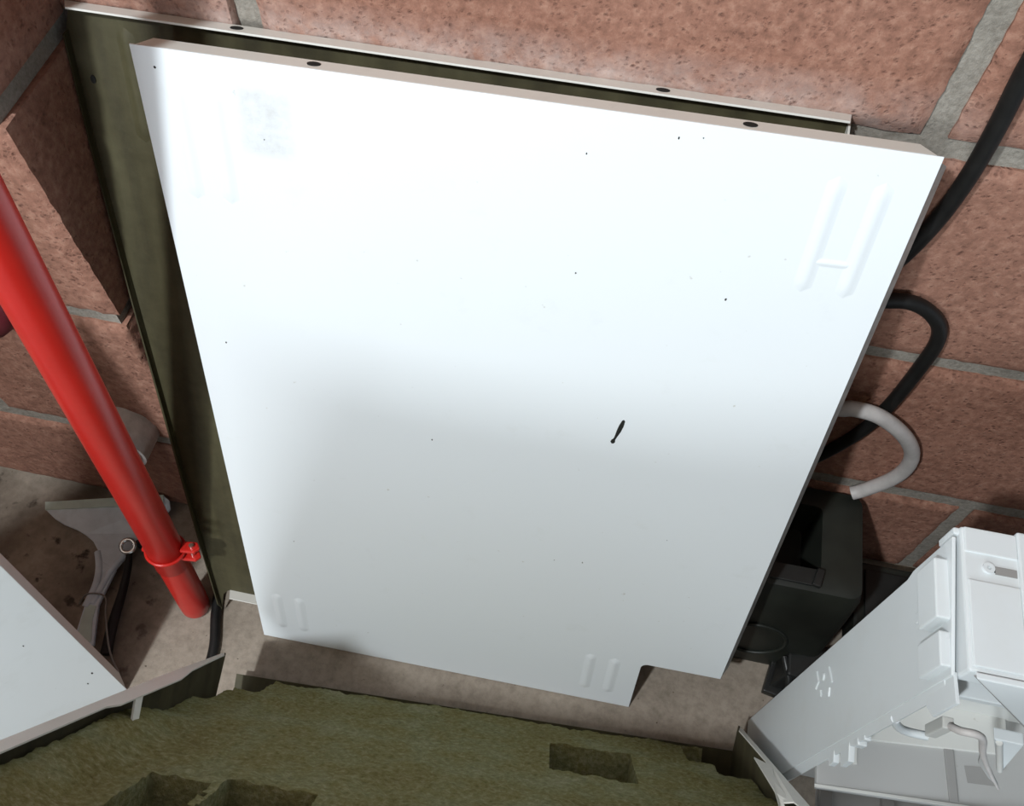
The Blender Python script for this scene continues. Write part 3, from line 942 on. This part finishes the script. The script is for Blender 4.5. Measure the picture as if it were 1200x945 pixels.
# top channel
top = part('top_channel', M_FRAME, lambda b: box(b, (0.0525, -0.2965, 0.505), (0.42, -0.2075, 0.525)), 0.0018)
part('top_ridge', M_FRAME, lambda b: box(b, (0.0845, -0.2970, 0.520), (0.095, -0.2060, 0.5275)), 0.0012, top)
part('top_step', M_FRAME, lambda b: box(b, (0.054, -0.2240, 0.520), (0.0845, -0.2080, 0.5262)), 0.0008, top)
part('top_step', M_FRAME, lambda b: box(b, (0.055, -0.2935, 0.520), (0.0845, -0.2415, 0.5262)), 0.0008, top)
def boss(b):
    o_ = tube(b, [(0.0670, -0.2325, 0.524), (0.0670, -0.2325, 0.5268)], 0.0034, 20, False)
    i_ = tube(b, [(0.0670, -0.2325, 0.524), (0.0670, -0.2325, 0.5268)], 0.0012, 20, False)
    for k in range(20):
        b.faces.new((o_[1][k], o_[1][(k + 1) % 20], i_[1][(k + 1) % 20], i_[1][k]))
part('screw_boss', M_FRAME, boss, 0, top, 40)
part('slot', M_DARKGREY, lambda b: box(b, (0.0710, -0.2355, 0.5245), (0.0835, -0.2305, 0.5256)), 0, top)
part('slot_painted_shade', M_HOLE, lambda b: box(b, (0.0705, -0.2345, 0.5246), (0.0722, -0.2312, 0.5254)), 0, top)  # solid near-black block standing in for shade at the slot end
part('upper_flange', M_FRAME, lambda b: box(b, (0.0495, -0.2120, 0.500), (0.0535, -0.2075, 0.522)), 0.001, top)

# front cover with its corner cut at 45 degrees, then the shelf behind it
part('front_cover', M_FRAME, lambda b: prism(b, [(0.0555, -0.3010, 0.527), (0.40, -0.3010, 0.527), (0.40, -0.3010, 0.400), (0.165, -0.3010, 0.400)], (0, 0.004, 0)), 0.0008)
part('cover_edge', M_DARKGREY, lambda b: prism(b, [(0.0575, -0.2975, 0.520), (0.163, -0.2975, 0.396), (0.168, -0.2975, 0.402), (0.0625, -0.2975, 0.520)], (0, 0.010, 0)))
part('shelf', M_FRAME, lambda b: box(b, (0.0510, -0.2960, 0.470), (0.135, -0.235, 0.476)), 0.0008)
part('upper_web', M_DARKGREY, lambda b: box(b, (0.0510, -0.2350, 0.30), (0.42, -0.2315, 0.505)))
# level tray half way up, with ribs running front to back and a step down at its front
part('tray', M_TRAY, lambda b: prism(b, [(0.0515, -0.2345, 0.244), (0.0515, -0.321, 0.244), (0.40, -0.296, 0.244), (0.40, -0.2345, 0.244)], (0, 0, 0.006)), 0.0008)
part('tray_back', M_LIGHTTRAY, lambda b: prism(b, [(0.0860, -0.2345, 0.249), (0.0860, -0.2760, 0.249), (0.205, -0.2640, 0.249), (0.205, -0.2345, 0.249)], (0, 0, 0.004)), 0.0008)
part('tray_step', M_LIGHTTRAY, lambda b: prism(b, [(0.0515, -0.2345, 0.249), (0.0515, -0.2985, 0.249), (0.0835, -0.2965, 0.249), (0.0835, -0.2345, 0.249)], (0, 0, 0.0028)), 0.0006)
part('tray_rim', M_LIGHTTRAY, lambda b: prism(b, [(0.050, -0.3180, 0.249), (0.050, -0.3205, 0.249), (0.40, -0.2955, 0.249), (0.40, -0.2930, 0.249)], (0, 0, 0.0022)), 0.0004)
part('tray_rib', M_DARKGREY, lambda b: prism(b, [(0.1535, -0.2650, 0.249), (0.1610, -0.2640, 0.249), (0.1635, -0.3090, 0.249), (0.1565, -0.3095, 0.249)], (0, 0, 0.003)), 0.0005)  # shade side of the rib put into its darker colour
part('tray_pocket', M_DARKGREY, lambda b: prism(b, [(0.170, -0.2790, 0.249), (0.191, -0.2760, 0.249), (0.196, -0.2900, 0.249), (0.172, -0.2920, 0.249)], (0, 0, 0.0012)))  # raised dark patch that paints the shade of a sunken pocket
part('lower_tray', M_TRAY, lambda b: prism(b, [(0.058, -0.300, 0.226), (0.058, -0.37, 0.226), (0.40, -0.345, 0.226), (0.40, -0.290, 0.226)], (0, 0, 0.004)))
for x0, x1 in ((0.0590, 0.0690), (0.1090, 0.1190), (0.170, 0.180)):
    part('lower_rib', M_DARKGREY, lambda b: box(b, (x0, -0.365, 0.229), (x1, -0.318 + 0.07 * (x0 - 0.06), 0.236)), 0.0006)
part('lower_web', M_DARKGREY, lambda b: box(b, (0.0515, -0.262, 0.0), (0.42, -0.2350, 0.244)), 0.0012)
part('upper_web', M_LIGHTTRAY, lambda b: box(b, (0.0515, -0.2350, 0.244), (0.42, -0.2315, 0.505)))
# clips and hook
for z0, z1, yf in ((0.318, 0.334, -0.314), (0.290, 0.299, -0.309)):
    part('clip_finger', M_FRAME, lambda b: prism(b, [(0.0500, -0.2950, z0 - 0.006), (0.0500, -0.2960, z1), (0.0500, yf, z1 - 0.002), (0.0500, yf - 0.001, z0 - 0.004)], (0.0045, 0, 0)), 0.0006)
part('clip_stub', M_FRAME, lambda b: box(b, (0.0500, -0.3060, 0.342), (0.0570, -0.3000, 0.352)), 0.0012)
part('clip_stub', M_FRAME, lambda b: box(b, (0.0500, -0.3050, 0.360), (0.0550, -0.3010, 0.366)), 0.001)
part('curved_clip', M_FRAME, lambda b: tube(b, smooth_path([(0.0520, -0.3010, 0.418), (0.0560, -0.3010, 0.408), (0.0640, -0.3005, 0.396), (0.0730, -0.3000, 0.390), (0.0840, -0.3000, 0.390)], 5), 0.0030, 10), 0, WF, 60)
hk = smooth_path([(0.0850, -0.3000, 0.424), (0.0880, -0.3040, 0.432), (0.0960, -0.3050, 0.435), (0.1040, -0.3050, 0.426), (0.1190, -0.3050, 0.393), (0.1420, -0.3050, 0.352), (0.1690, -0.3050, 0.307)], 6)
part('wire_hook', M_GREYHOSE, lambda b: tube(b, hk, [0.0026] * 20 + [0.0026 - 0.00011 * i for i in range(len(hk) - 20)], 10), 0, WF, 60)
part('hook_blade', M_TRAY, lambda b: prism(b, [hk[22] + Vector((0, 0.0015, 0)), hk[26] + Vector((0, 0.0015, 0)), hk[-1] + Vector((0, 0.0015, 0)), hk[-4] + Vector((-0.003, 0.0015, -0.002)), hk[28] + Vector((-0.004, 0.0015, -0.004))], (0, 0.002, 0)))
part('hook_post', M_LIGHTTRAY, lambda b: box(b, (0.0800, -0.3020, 0.395), (0.0875, -0.2940, 0.424)), 0.001)
part('corner_gusset', M_FRAME, lambda b: prism(b, [(0.118, -0.2990, 0.412), (0.137, -0.2990, 0.412), (0.158, -0.2990, 0.338), (0.152, -0.2990, 0.342)], (0, 0.008, 0)), 0.0008)
part('gusset_rib', M_LIGHTTRAY, lambda b: tube(b, [(0.122, -0.3000, 0.410), (0.154, -0.3000, 0.342)], 0.0022, 8), 0, WF, 60)
